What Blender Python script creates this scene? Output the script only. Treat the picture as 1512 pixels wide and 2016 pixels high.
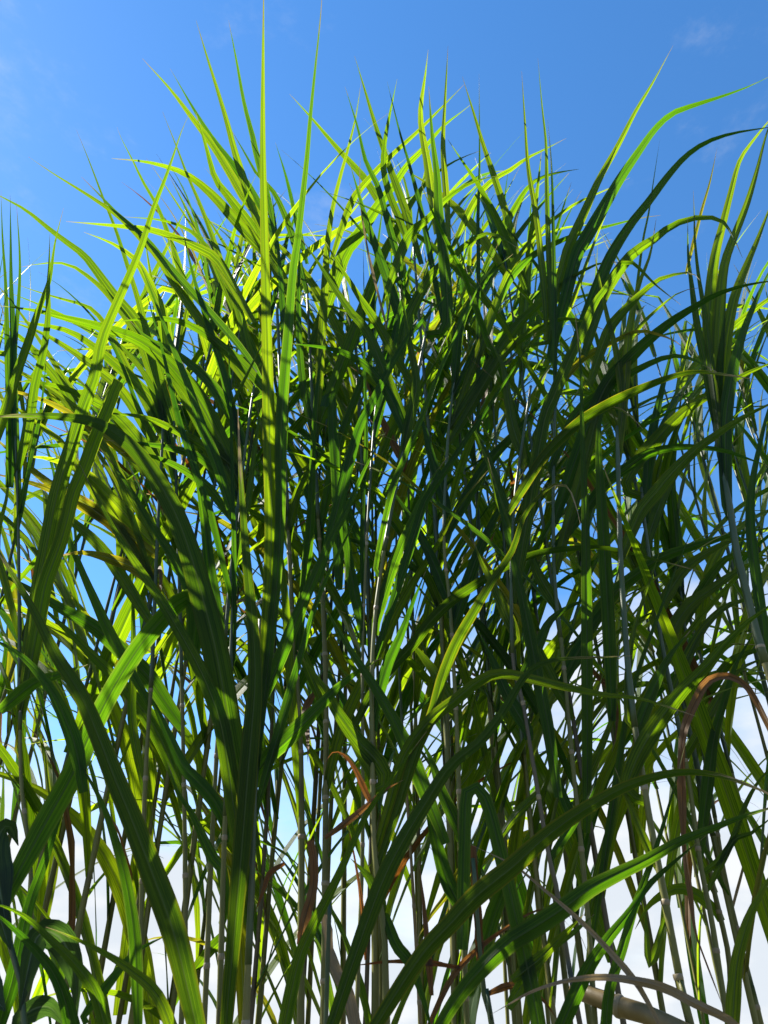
import bpy, math, random
from mathutils import Vector, Matrix

R = random.Random(11)
scene = bpy.context.scene
for o in list(bpy.data.objects):
    bpy.data.objects.remove(o)
COL = scene.collection

# ------------------------------------------------------------------ camera
PITCH = math.radians(36.0)
CAM_Z = 1.2
FPX = 1456.0                      # focal length in photo pixels (1512 x 2016)
cam_d = bpy.data.cameras.new('camera')
cam = bpy.data.objects.new('camera', cam_d)
COL.objects.link(cam)
cam.location = (0, 0, CAM_Z)
cam.rotation_euler = (math.pi / 2 + PITCH, 0, 0)
cam_d.sensor_fit = 'VERTICAL'
cam_d.sensor_height = 36.0
cam_d.lens = 36.0 * FPX / 2016.0
cam_d.clip_start = 0.05
cam_d.clip_end = 3000
cam_d.dof.use_dof = True
cam_d.dof.focus_distance = 2.0
cam_d.dof.aperture_fstop = 11.0
scene.camera = cam

# ------------------------------------------------------------------ world
SUN_EL = math.radians(50)
SUN_AZ = math.radians(-66)         # from +Y towards -X
world = bpy.data.worlds.new('World')
scene.world = world
world.use_nodes = True
nt = world.node_tree
nt.nodes.clear()


def N(tree, typ, **kw):
    n = tree.nodes.new(typ)
    for k, v in kw.items():
        setattr(n, k, v)
    return n


def L(tree, a, b):
    tree.links.new(a, b)


def math_node(tree, op, a, b=None, clamp=False):
    n = N(tree, 'ShaderNodeMath', operation=op, use_clamp=clamp)
    for i, v in enumerate((a, b)):
        if v is None:
            continue
        if isinstance(v, (int, float)):
            n.inputs[i].default_value = v
        else:
            L(tree, v, n.inputs[i])
    return n.outputs[0]


def maprange(tree, v, a, b, c=0.0, d=1.0, smooth=True):
    n = N(tree, 'ShaderNodeMapRange')
    n.interpolation_type = 'SMOOTHSTEP' if smooth else 'LINEAR'
    L(tree, v, n.inputs['Value'])
    n.inputs['From Min'].default_value = a
    n.inputs['From Max'].default_value = b
    n.inputs['To Min'].default_value = c
    n.inputs['To Max'].default_value = d
    return n.outputs['Result']


def mixcol(tree, fac, a, b):
    n = N(tree, 'ShaderNodeMix', data_type='RGBA')
    if isinstance(fac, (int, float)):
        n.inputs['Factor'].default_value = fac
    else:
        L(tree, fac, n.inputs['Factor'])
    for key, v in (('A', a), ('B', b)):
        s = [i for i in n.inputs if i.name == key and i.type == 'RGBA'][0]
        if isinstance(v, (tuple, list)):
            s.default_value = (*v[:3], 1)
        else:
            L(tree, v, s)
    return [o for o in n.outputs if o.type == 'RGBA'][0]


sky = N(nt, 'ShaderNodeTexSky', sky_type='NISHITA')
sky.sun_disc = False
sky.sun_elevation = SUN_EL
sky.sun_rotation = SUN_AZ
sky.altitude = 200
sky.air_density = 1.0
sky.dust_density = 0.05
sky.ozone_density = 2.5
hsv = N(nt, 'ShaderNodeHueSaturation')
hsv.inputs['Saturation'].default_value = 1.25
hsv.inputs['Value'].default_value = 1.0
L(nt, sky.outputs['Color'], hsv.inputs['Color'])
tc = N(nt, 'ShaderNodeTexCoord')
sep = N(nt, 'ShaderNodeSeparateXYZ')
L(nt, tc.outputs['Generated'], sep.inputs[0])
zc = sep.outputs['Z']
# clouds: a low bank near the horizon all round, and faint wisps higher up
mp = N(nt, 'ShaderNodeMapping')
mp.inputs['Scale'].default_value = (1.0, 1.0, 2.6)
mp.inputs['Location'].default_value = (0.35, 0.1, 0.2)
L(nt, tc.outputs['Generated'], mp.inputs['Vector'])
n1 = N(nt, 'ShaderNodeTexNoise')
n1.inputs['Scale'].default_value = 2.6
n1.inputs['Detail'].default_value = 8
n1.inputs['Roughness'].default_value = 0.55
L(nt, mp.outputs[0], n1.inputs['Vector'])
thick = maprange(nt, zc, 0.02, 0.78, 0.44, -0.32, smooth=False)
cl = math_node(nt, 'ADD', n1.outputs['Fac'], thick)
cloud = maprange(nt, cl, 0.44, 0.84)
n2 = N(nt, 'ShaderNodeTexNoise')
n2.inputs['Scale'].default_value = 5.0
n2.inputs['Detail'].default_value = 9
n2.inputs['Roughness'].default_value = 0.65
L(nt, mp.outputs[0], n2.inputs['Vector'])
wisp = maprange(nt, n2.outputs['Fac'], 0.56, 0.85, 0.0, 0.30)
fac = math_node(nt, 'MAXIMUM', cloud, wisp, clamp=True)
n3 = N(nt, 'ShaderNodeTexNoise')
n3.inputs['Scale'].default_value = 7.0
n3.inputs['Detail'].default_value = 6
L(nt, mp.outputs[0], n3.inputs['Vector'])
shade = maprange(nt, n3.outputs['Fac'], 0.40, 0.60)
ccol = mixcol(nt, shade, (2.95, 3.2, 3.5), (3.6, 3.7, 3.8))
skycol = mixcol(nt, fac, hsv.outputs['Color'], ccol)
bg = N(nt, 'ShaderNodeBackground')
bg.inputs['Strength'].default_value = 0.075
L(nt, skycol, bg.inputs['Color'])
wo = N(nt, 'ShaderNodeOutputWorld')
L(nt, bg.outputs[0], wo.inputs[0])

# ------------------------------------------------------------------ sun
S = Vector((math.sin(SUN_AZ) * math.cos(SUN_EL), math.cos(SUN_AZ) * math.cos(SUN_EL), math.sin(SUN_EL)))
sd = bpy.data.lights.new('sun', 'SUN')
sd.energy = 5.0
sd.angle = math.radians(0.5)
sd.color = (1.0, 0.95, 0.86)
sun = bpy.data.objects.new('sun', sd)
COL.objects.link(sun)
sun.location = S * 30
sun.rotation_euler = S.to_track_quat('Z', 'Y').to_euler()

scene.view_settings.view_transform = 'Standard'
scene.view_settings.look = 'None'
scene.view_settings.exposure = 1.84
scene.view_settings.gamma = 1.0
scene.view_settings.use_curve_mapping = False
scene.render.engine = 'CYCLES'
scene.cycles.max_bounces = 8
scene.cycles.transmission_bounces = 3
scene.cycles.diffuse_bounces = 2
scene.cycles.use_denoising = True


# ------------------------------------------------------------------ materials
def new_mat(name):
    m = bpy.data.materials.new(name)
    m.use_nodes = True
    t = m.node_tree
    t.nodes.clear()
    out = N(t, 'ShaderNodeOutputMaterial')
    return m, t, out


def leaf_material(name, refl_a, refl_b, tr_a, tr_b, rib_refl, rib_tr, rough, dry_from, dry_to,
                  edge=None, spot=0.0, blotch=(0.9, 1.0), spec=0.09):
    """Blade of a grass leaf: thin, lit through; long veins, pale midrib, dry tip."""
    m, t, out = new_mat(name)
    uv = N(t, 'ShaderNodeUVMap', uv_map='UVMap')
    sp = N(t, 'ShaderNodeSeparateXYZ')
    L(t, uv.outputs[0], sp.inputs[0])
    u, v = sp.outputs['X'], sp.outputs['Y']
    info = N(t, 'ShaderNodeObjectInfo')
    rnd = info.outputs['Random']
    # long veins
    comb = N(t, 'ShaderNodeCombineXYZ')
    L(t, math_node(t, 'MULTIPLY', u, 20.0), comb.inputs[0])
    L(t, math_node(t, 'MULTIPLY', v, 1.6), comb.inputs[1])
    L(t, math_node(t, 'MULTIPLY', rnd, 40.0), comb.inputs[2])
    vein = N(t, 'ShaderNodeTexNoise')
    vein.inputs['Scale'].default_value = 1.0
    vein.inputs['Detail'].default_value = 4
    vein.inputs['Roughness'].default_value = 0.7
    L(t, comb.outputs[0], vein.inputs['Vector'])
    vf = maprange(t, vein.outputs['Fac'], 0.36, 0.64)
    # broad tonal patches along the blade
    comb2 = N(t, 'ShaderNodeCombineXYZ')
    L(t, math_node(t, 'MULTIPLY', u, 1.3), comb2.inputs[0])
    L(t, math_node(t, 'MULTIPLY', v, 7.0), comb2.inputs[1])
    L(t, math_node(t, 'MULTIPLY', rnd, 70.0), comb2.inputs[2])
    pat = N(t, 'ShaderNodeTexNoise')
    pat.inputs['Scale'].default_value = 1.0
    pat.inputs['Detail'].default_value = 3
    L(t, comb2.outputs[0], pat.inputs['Vector'])
    hue = math_node(t, 'ADD', math_node(t, 'MULTIPLY', rnd, 0.75), maprange(t, pat.outputs['Fac'], 0.3, 0.7, -0.1, 0.35), clamp=True)
    refl = mixcol(t, hue, refl_a, refl_b)
    tr = mixcol(t, hue, tr_a, tr_b)
    tr_vein = mixcol(t, vf, (0.36, 0.46, 0.35), (1.34, 1.22, 1.1))
    mul = N(t, 'ShaderNodeMix', data_type='RGBA', blend_type='MULTIPLY')
    mul.inputs['Factor'].default_value = 1.0
    ca = [i for i in mul.inputs if i.type == 'RGBA']
    L(t, tr, ca[0])
    L(t, tr_vein, ca[1])
    tr = [o for o in mul.outputs if o.type == 'RGBA'][0]
    # midrib
    ud = math_node(t, 'ABSOLUTE', math_node(t, 'SUBTRACT', u, 0.5))
    rib = maprange(t, ud, 0.022, 0.05, 1.0, 0.0)
    rib = math_node(t, 'MULTIPLY', rib, maprange(t, v, 0.5, 0.92, 1.0, 0.25))
    refl = mixcol(t, rib, refl, rib_refl)
    tr = mixcol(t, rib, tr, rib_tr)
    # margins
    if edge:
        em = maprange(t, ud, 0.36, 0.5)
        em = math_node(t, 'MULTIPLY', em, maprange(t, rnd, 0.2, 0.9, 0.15, 0.8))
        tr = mixcol(t, em, tr, edge)
    # brown specks and burnt margins
    cs = N(t, 'ShaderNodeCombineXYZ')
    L(t, math_node(t, 'MULTIPLY', u, 5.0), cs.inputs[0])
    L(t, math_node(t, 'MULTIPLY', v, 22.0), cs.inputs[1])
    L(t, math_node(t, 'MULTIPLY', rnd, 91.0), cs.inputs[2])
    sn = N(t, 'ShaderNodeTexNoise')
    sn.inputs['Scale'].default_value = 1.0
    sn.inputs['Detail'].default_value = 6
    sn.inputs['Roughness'].default_value = 0.6
    L(t, cs.outputs[0], sn.inputs['Vector'])
    th = math_node(t, 'ADD', sn.outputs['Fac'], math_node(t, 'MULTIPLY', ud, spot))
    br = maprange(t, th, blotch[0] - 0.06, blotch[0])
    refl = mixcol(t, br, refl, (0.13, 0.07, 0.03))
    tr = mixcol(t, br, tr, (0.16, 0.06, 0.01))
    # dry tip
    dv = math_node(t, 'ADD', v, maprange(t, sn.outputs['Fac'], 0.3, 0.7, -0.06, 0.06))
    dv = math_node(t, 'ADD', dv, math_node(t, 'MULTIPLY', rnd, 0.05))
    dry = maprange(t, dv, dry_from, dry_to)
    refl = mixcol(t, dry, refl, (0.20, 0.155, 0.10))
    tr = mixcol(t, dry, tr, (0.12, 0.085, 0.045))
    # fine relief of the veins
    wv = N(t, 'ShaderNodeTexWave', wave_type='BANDS', bands_direction='X')
    wv.inputs['Scale'].default_value = 8.0
    wv.inputs['Distortion'].default_value = 0.4
    L(t, uv.outputs[0], wv.inputs['Vector'])
    bump = N(t, 'ShaderNodeBump')
    bump.inputs['Strength'].default_value = 0.25
    bump.inputs['Distance'].default_value = 0.001
    L(t, math_node(t, 'ADD', wv.outputs['Fac'], vf), bump.inputs['Height'])
    p = N(t, 'ShaderNodeBsdfPrincipled')
    L(t, refl, p.inputs['Base Color'])
    p.inputs['Roughness'].default_value = rough
    p.inputs['Specular IOR Level'].default_value = spec
    L(t, bump.outputs[0], p.inputs['Normal'])
    tl = N(t, 'ShaderNodeBsdfTranslucent')
    L(t, tr, tl.inputs['Color'])
    add = N(t, 'ShaderNodeAddShader')
    L(t, p.outputs[0], add.inputs[0])
    L(t, tl.outputs[0], add.inputs[1])
    L(t, add.outputs[0], out.inputs['Surface'])
    return m


M = {}
M['g'] = leaf_material('green_leaf', (0.00525, 0.0135, 0.00375), (0.00975, 0.0195, 0.00375),
                       (0.068, 0.152, 0.0016), (0.135, 0.214, 0.0022),
                       (0.0375, 0.05625, 0.021), (0.042, 0.077, 0.0042), 0.62, 0.95, 1.02,
                       edge=(0.14, 0.154, 0.007), spot=0.25, blotch=(0.86, 1))
M['d'] = leaf_material('deep_green_leaf', (0.003, 0.00975, 0.00375), (0.00525, 0.0135, 0.00375),
                       (0.029, 0.098, 0.0018), (0.062, 0.152, 0.0018),
                       (0.02625, 0.045, 0.01875), (0.021, 0.0455, 0.0035), 0.58, 0.96, 1.02,
                       edge=(0.112, 0.168, 0.014), spot=0.2, blotch=(0.9, 1))
M['l'] = leaf_material('lime_leaf', (0.0075, 0.0165, 0.00375), (0.0135, 0.0225, 0.0045),
                       (0.130, 0.228, 0.002), (0.182, 0.264, 0.0033),
                       (0.045, 0.06, 0.0225), (0.0858, 0.1188, 0.00528), 0.62, 0.94, 1.02,
                       edge=(0.2376, 0.2508, 0.0132), spot=0.1, blotch=(0.95, 1))
M['y'] = leaf_material('yellowing_leaf', (0.015, 0.0195, 0.00375), (0.024, 0.024, 0.0045),
                       (0.1628, 0.185, 0.00444), (0.2072, 0.185, 0.0074),
                       (0.0825, 0.09, 0.0375), (0.0888, 0.111, 0.0148), 0.64, 0.88, 1.0,
                       edge=(0.3108, 0.222, 0.0148), spot=0.3, blotch=(0.80, 1))
M['o'] = leaf_material('olive_leaf', (0.00525, 0.0135, 0.00375), (0.009, 0.018, 0.00375),
                       (0.042, 0.098, 0.0014), (0.068, 0.125, 0.0014),
                       (0.03, 0.04875, 0.01875), (0.035, 0.063, 0.0035), 0.62, 0.9, 1.0,
                       edge=(0.21, 0.182, 0.0084), spot=0.2, blotch=(0.88, 1))
M['b'] = leaf_material('dry_brown_leaf', (0.02475, 0.0121, 0.00495), (0.0605, 0.0385, 0.0209),
                       (0.152, 0.0496, 0.0048), (0.096, 0.052, 0.0176),
                       (0.0385, 0.0231, 0.01375), (0.048, 0.0176, 0.0048), 0.75, 0.93, 1.05, spec=0.2)
M['t'] = leaf_material('dry_tan_leaf', (0.105, 0.0805, 0.0525), (0.147, 0.1155, 0.077),
                       (0.0975, 0.0675, 0.0375), (0.12, 0.09, 0.04875),
                       (0.168, 0.133, 0.091), (0.06, 0.045, 0.0225), 0.75, 0.9, 1.05, spec=0.2)
M['w'] = leaf_material('broad_weed_leaf', (0.0132, 0.0216, 0.0132), (0.0168, 0.0252, 0.0156),
                       (0.021, 0.049, 0.007), (0.028, 0.063, 0.007),
                       (0.06, 0.084, 0.06), (0.035, 0.056, 0.014), 0.55, 1.2, 1.4)


def culm_material(name, a, b, bloom, stain):
    m, t, out = new_mat(name)
    tco = N(t, 'ShaderNodeTexCoord')
    info = N(t, 'ShaderNodeObjectInfo')
    mpp = N(t, 'ShaderNodeMapping')
    mpp.inputs['Scale'].default_value = (42, 42, 3.5)
    L(t, tco.outputs['Object'], mpp.inputs['Vector'])
    n = N(t, 'ShaderNodeTexNoise')
    n.inputs['Scale'].default_value = 1.0
    n.inputs['Detail'].default_value = 5
    L(t, mpp.outputs[0], n.inputs['Vector'])
    big = N(t, 'ShaderNodeTexNoise')
    big.inputs['Scale'].default_value = 7.0
    big.inputs['Detail'].default_value = 5
    L(t, tco.outputs['Object'], big.inputs['Vector'])
    c = mixcol(t, maprange(t, n.outputs['Fac'], 0.3, 0.7), a, b)
    c = mixcol(t, maprange(t, big.outputs['Fac'], 0.45, 0.7, 0, 0.6), c, bloom)
    c = mixcol(t, maprange(t, big.outputs['Fac'], 0.40, 0.28, 0, 0.8), c, stain)
    bump = N(t, 'ShaderNodeBump')
    bump.inputs['Strength'].default_value = 0.3
    bump.inputs['Distance'].default_value = 0.001
    L(t, n.outputs['Fac'], bump.inputs['Height'])
    p = N(t, 'ShaderNodeBsdfPrincipled')
    L(t, c, p.inputs['Base Color'])
    p.inputs['Roughness'].default_value = 0.5
    L(t, bump.outputs[0], p.inputs['Normal'])
    L(t, p.outputs[0], out.inputs['Surface'])
    return m


M['culm'] = culm_material('green_culm', (0.075, 0.085, 0.008), (0.12, 0.12, 0.018), (0.15, 0.13, 0.04), (0.045, 0.034, 0.009))
M['culm_p'] = culm_material('purplish_culm', (0.045, 0.036, 0.018), (0.075, 0.06, 0.028), (0.11, 0.092, 0.05), (0.03, 0.018, 0.010))
M['culm_t'] = culm_material('dead_culm', (0.14, 0.095, 0.032), (0.20, 0.145, 0.06), (0.24, 0.18, 0.09), (0.08, 0.045, 0.018))
M['sheath'] = culm_material('leaf_sheath', (0.022, 0.045, 0.010), (0.04, 0.065, 0.016), (0.065, 0.09, 0.035), (0.06, 0.06, 0.02))
M['node'] = culm_material('node_ring', (0.16, 0.12, 0.07), (0.24, 0.19, 0.11), (0.3, 0.28, 0.2), (0.08, 0.05, 0.03))


def soil_material():
    m, t, out = new_mat('weedy_soil')
    tco = N(t, 'ShaderNodeTexCoord')
    n = N(t, 'ShaderNodeTexNoise')
    n.inputs['Scale'].default_value = 1.4
    n.inputs['Detail'].default_value = 10
    n.inputs['Roughness'].default_value = 0.7
    L(t, tco.outputs['Object'], n.inputs['Vector'])
    c = mixcol(t, maprange(t, n.outputs['Fac'], 0.38, 0.62), (0.09, 0.065, 0.04), (0.05, 0.08, 0.02))
    p = N(t, 'ShaderNodeBsdfPrincipled')
    L(t, c, p.inputs['Base Color'])
    p.inputs['Roughness'].default_value = 0.9
    bump = N(t, 'ShaderNodeBump')
    bump.inputs['Distance'].default_value = 0.05
    L(t, n.outputs['Fac'], bump.inputs['Height'])
    L(t, bump.outputs[0], p.inputs['Normal'])
    L(t, p.outputs[0], out.inputs['Surface'])
    return m


M['soil'] = soil_material()

# ------------------------------------------------------------------ geometry helpers
FWD = Vector((0, math.cos(PITCH), math.sin(PITCH)))
RGT = Vector((1, 0, 0))
UPV = Vector((0, -math.sin(PITCH), math.cos(PITCH)))
CAM = Vector((0, 0, CAM_Z))


def at(x, y, Y):
    """Point of the place at photo position (x, y), Y metres in front of the camera."""
    d = FWD + RGT * ((x - 756) / FPX) - UPV * ((y - 1008) / FPX)
    return CAM + d * (Y / d.y)


def proj(p):
    d = p - CAM
    z = d.dot(FWD)
    return 756 + d.dot(RGT) / z * FPX, 1008 - d.dot(UPV) / z * FPX, z


def catmull(pts, n):
    """Resample a polyline of Vectors to n points, evenly by length, smoothly."""
    P = [pts[0] * 2 - pts[1]] + list(pts) + [pts[-1] * 2 - pts[-2]]
    dense = []
    for i in range(1, len(P) - 2):
        a, b, c, d = P[i - 1], P[i], P[i + 1], P[i + 2]
        for k in range(8):
            s = k / 8
            dense.append(0.5 * ((2 * b) + (c - a) * s + (2 * a - 5 * b + 4 * c - d) * s * s + (3 * b - a - 3 * c + d) * s ** 3))
    dense.append(P[-2])
    cum = [0.0]
    for i in range(1, len(dense)):
        cum.append(cum[-1] + (dense[i] - dense[i - 1]).length)
    tot = cum[-1]
    out, j = [], 0
    for k in range(n):
        t = tot * k / (n - 1)
        while j < len(cum) - 2 and cum[j + 1] < t:
            j += 1
        seg = cum[j + 1] - cum[j]
        out.append(dense[j].lerp(dense[j + 1], 0 if seg < 1e-9 else (t - cum[j]) / seg))
    return out


def mesh_obj(name, verts, faces, mat, parent=None, uvs=None, smooth=True):
    me = bpy.data.meshes.new(name)
    me.from_pydata([tuple(v) for v in verts], [], faces)
    if uvs:
        lay = me.uv_layers.new(name='UVMap')
        vi = [0] * len(me.loops)
        me.loops.foreach_get('vertex_index', vi)
        flat = []
        for i in vi:
            flat += uvs[i]
        lay.data.foreach_set('uv', flat)
    if smooth:
        me.polygons.foreach_set('use_smooth', [True] * len(me.polygons))
    me.materials.append(mat)
    me.update()
    o = bpy.data.objects.new(name, me)
    COL.objects.link(o)
    if parent:
        o.parent = parent
        o.location = -parent.location
    return o


def thing(name, label, cat, loc, group=None):
    e = bpy.data.objects.new(name, None)
    e.empty_display_size = 0.1
    COL.objects.link(e)
    e.location = loc
    e['label'] = label
    e['category'] = cat
    if group:
        e['group'] = group
    return e


US = [0.0, 0.25, 0.46, 0.5, 0.54, 0.75, 1.0]


def blade(name, spine, sides, wmax, mat, parent, fold=0.16, blunt=False, wave=0.0, base_w=0.55, peak=0.3, svals=None, scale=None):
    """A grass leaf along spine (base first); sides = width direction per point."""
    n = len(spine)
    verts, uvs, faces = [], [], []
    ph = R.uniform(0, 6.28)
    ph2 = R.uniform(0, 6.28)
    fq = R.uniform(9, 17)
    tang = []
    for i in range(n):
        a, b = spine[max(0, i - 1)], spine[min(n - 1, i + 1)]
        tang.append((b - a).normalized())
    nm = [tang[i].cross(sides[i]).normalized() for i in range(n)]
    ref = sum((q.z for q in nm[: max(3, n // 2)]))
    sg = 1.0 if ref >= 0 else -1.0
    for i in range(n):
        s = svals[i] if svals else i / (n - 1)
        if s < peak:
            w = base_w + (1 - base_w) * math.sin(math.pi / 2 * s / peak)
        else:
            q = (s - peak) / (1 - peak)
            w = (1 - q ** 1.2) if not blunt else (1 - 0.25 * q)
            if q > 0.8 and not blunt:
                w = max(w, 0.0)
            w = max(w, 0.025)
        w *= (scale[i] if scale else wmax) * (1 + 0.05 * math.sin(fq * s + ph2))
        fl = fold * (1.0 - 0.55 * s)
        for u in US:
            c = u - 0.5
            off = fl * abs(c) * 2 * w * 0.5
            if 0.45 < u < 0.55:
                off -= 0.0012 * (1 - 0.7 * s) * (1 if u == 0.5 else 0.3)
            off += wave * w * abs(c) * 2 * math.sin(fq * 2.1 * s + ph + (1.9 if u > 0.5 else 0))
            verts.append(spine[i] + sides[i] * (c * w) + nm[i] * (sg * off))
            uvs.append([u, s * (0.8 if blunt else 1.0)])
    k = len(US)
    for i in range(n - 1):
        for j in range(k - 1):
            a = i * k + j
            faces.append((a, a + 1, a + k + 1, a + k))
    return mesh_obj(name, verts, faces, mat, parent, uvs)


def tube(name, pts, radii, mat, parent, seg=10, cap=True):
    verts, faces = [], []
    n = len(pts)
    prev = None
    for i in range(n):
        a, b = pts[max(0, i - 1)], pts[min(n - 1, i + 1)]
        t = (b - a).normalized()
        x = t.cross(Vector((0, 1, 0.13))).normalized() if prev is None else (prev - t * prev.dot(t)).normalized()
        prev = x
        y = t.cross(x)
        for k in range(seg):
            an = 2 * math.pi * k / seg
            verts.append(pts[i] + (x * math.cos(an) + y * math.sin(an)) * radii[i])
    for i in range(n - 1):
        for k in range(seg):
            faces.append((i * seg + k, i * seg + (k + 1) % seg, (i + 1) * seg + (k + 1) % seg, (i + 1) * seg + k))
    if cap:
        faces.append(tuple(range(seg))[::-1])
        faces.append(tuple((n - 1) * seg + k for k in range(seg)))
    return mesh_obj(name, verts, faces, mat, parent)


def build_culm(root, path, r0, r1, mat, node_gap=0.19, rings=True, seg=10, bare=0.72):
    """Jointed culm: internodes slightly waisted, swollen at the nodes, a ring at each node."""
    tot = sum((path[i + 1] - path[i]).length for i in range(len(path) - 1))
    step = node_gap / 5.0
    n = max(8, int(tot / step))
    pts = catmull(path, n)
    off = R.randint(0, 4)
    radii, nodes = [], []
    for i in range(n):
        s = i / (n - 1)
        r = r0 + (r1 - r0) * s
        if (i + off) % 5 == 0:
            r *= 1.10
            nodes.append(i)
        elif (i + off) % 5 == 1:
            r *= 1.03
        radii.append(r)
    cut = int(n * bare) if bare < 1 else n
    c = tube('culm', pts[:cut + 1], radii[:cut + 1], mat, root, seg)
    if cut < n - 3:
        tube('leaf_sheath', pts[cut - 2:], [q * 1.12 for q in radii[cut - 2:]], M['sheath'], root, seg)
    if rings:
        for i in nodes:
            if pts[i].z < 0.95 or i == 0 or i >= min(cut, n - 2):
                continue
            t = (pts[i + 1] - pts[i - 1]).normalized()
            rr = radii[i]
            ring = tube('node_ring', [pts[i] - t * 0.005, pts[i] - t * 0.003, pts[i] + t * 0.003, pts[i] + t * 0.005],
                        [rr * 1.01, rr * 1.14, rr * 1.14, rr * 1.01], M['node'], c, seg, False)
            ring.location = (0, 0, 0)
    return c, pts, radii


# ------------------------------------------------------------------ ground
gv, gf = [], []
G = 24
EXT = 900.0
for j in range(G + 1):
    for i in range(G + 1):
        a = (i / G * 2 - 1)
        b = (j / G * 2 - 1)
        x = EXT * a * abs(a) ** 2
        y = EXT * b * abs(b) ** 2
        gv.append((x, y, 0.02 * math.sin(x * 3.1) * math.cos(y * 2.3) if abs(x) < 12 and abs(y) < 12 else 0.0))
for j in range(G):
    for i in range(G):
        a = j * (G + 1) + i
        gf.append((a, a + 1, a + G + 2, a + G + 1))
g = mesh_obj('ground', gv, gf, M['soil'])
g['kind'] = 'structure'

# ------------------------------------------------------------------ stalks drawn from the photo
# culm: positions bottom to top; leaves: (points base to tip, width, lean towards(-)/away(+) in m at the tip, turn in degrees, material, flags)
STALKS = []


def stalk(label, culm, Y, w, leaves, mat='culm', dYtop=0.0):
    STALKS.append((label, culm, Y, w, leaves, mat, dYtop))


def P(s):
    return [tuple(float(v) for v in q.split(',')) for q in s.split()]


def B(s, w, dY=-0.2, ang=0, m='g', **fl):
    return (P(s), w, dY, ang, m, fl)


stalk('tallest stalk, left of the middle, its straight blade reaching the top of the picture',
      P('482,2050 492,1820 500,1600 505,1420 512,1220'), 1.4, 22, [
    B('505,1480 525,1250 535,1050 531,860 527,700 522,500 518,300 518,150 519,0 520,-70', 30, -0.45, 10, 'g', fold=.3, twist=8, peak=.4, drop=40),
    B('525,1330 545,1150 553,1004 554,837 567,670 577,537 587,467 604,317 611,233 621,133 631,33 636,-40', 25, -0.42, 15, 'd', fold=.3, twist=10, peak=.45, drop=40),
    B('445,2060 460,1850 478,1650 490,1500 502,1350 499,1250 488,1130 478,1000 472,900 468,794', 40, -0.15, 5, 'o', twist=6, peak=.45),
    B('480,1580 463,1491 450,1420 425,1280 400,1180 375,1090 345,1010 310,945 270,890 230,855 185,830 120,820 60,818 0,820 -60,826', 58, -0.25, 5, 'o', twist=15, peak=.4),
    B('500,1530 530,1490 571,1451 621,1401 664,1355 711,1318 751,1295', 40, 0.1, 15, 'd', twist=-10),
    B('500,1420 541,1325 577,1235 614,1148 654,1058 681,1008 720,920 760,850', 27, -0.1, 20, 'd', fold=.3),
    B('515,1560 554,1425 597,1275 621,1195 654,1115 691,1041 730,960', 20, 0.0, 30, 'd', fold=.35),
    B('470,1660 440,1450 420,1380 395,1320 360,1255 320,1188 275,1120 235,1060 207,1008 180,960 150,900', 38, -0.15, 5, 'g'),
    ])
stalk('slim stalk just left of the tallest one with dark narrow blades curving to the left',
      P('430,2050 440,1700 448,1500 455,1300 462,1100 464,1000'), 1.5, 18, [
    B('462,1300 461,1100 458,950 454,800 450,680 446,600', 11, -.1, 10, 'd'),
    B('440,1440 420,1330 400,1240 380,1180 350,1110 320,1065 285,1010 255,960 220,910 185,870', 30, -.1, 12, 'd'),
    B('450,1640 430,1590 400,1550 363,1512 333,1451 300,1381 260,1328', 30, .1, 12, 'd'),
    B('445,1800 437,1712 420,1690 400,1650 377,1600 350,1560 330,1500', 24, .1, 15, 'd'),
    B('440,1120 425,1060 405,985 385,930 358,850 340,780 322,700 300,620 285,560', 18, -.1, 30, 'd', fold=.35),
    B('455,1010 440,960 420,900 398,845 380,790 362,740 330,660 300,580 268,500', 20, -.1, 45, 'd', fold=.35),
    B('470,1080 490,980 500,900 512,820 540,740', 16, 0, 20, 'g'),
    ])
stalk('low front shoot with a long wide blade leaning to the left edge',
      P('415,2450 405,2250 396,2080'), 1.25, 20, [
    B('395,2060 370,1950 340,1830 300,1720 262,1620 225,1530 190,1440 155,1360 110,1290 65,1200 30,1140 0,1090 -40,1020', 54, -.12, 5, 'o', twist=12),
    B('350,2060 310,1960 250,1905 190,1868 130,1840 90,1825', 29, -.1, 10, 'g'),
    ])
stalk('low shoot in the bottom left corner with a dark blade folded over at its tip',
      P('190,2500 180,2300 170,2100'), 1.28, 20, [
    B('215,2060 190,1960 150,1900 100,1850 50,1805 0,1782 -40,1775', 29, -.1, 10, 'g'),
    B('150,2060 125,1960 95,1900 50,1850 0,1805 -30,1785', 33, -.1, 5, 'd'),
    B('165,2000 215,1935 260,1880 300,1855 330,1842', 22, .1, 10, 'd'),
    B('-20,1830 30,1730 90,1620 140,1530 175,1450 220,1360 270,1280 310,1230 345,1192 368,1178 382,1192 384,1230 376,1300', 48, .1, 8, 'd', blunt=True, twist=0, fold=.1, attach=False),
    B('165,1560 150,1475 133,1425 100,1358 50,1298 0,1265 -40,1250', 33, -.05, 10, 'd', attach=False),
    B('272,2020 268,1900 263,1829 247,1729 227,1655 200,1579 163,1512 140,1470', 28, 0, 12, 'd', attach=False),
    B('0,1400 67,1345 117,1328 173,1308', 32, .05, 15, 'd', attach=False),
    B('10,1980 25,1930 55,1790 90,1690 120,1600 150,1540 165,1500', 30, .1, 20, 'd'),
    ])
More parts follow.
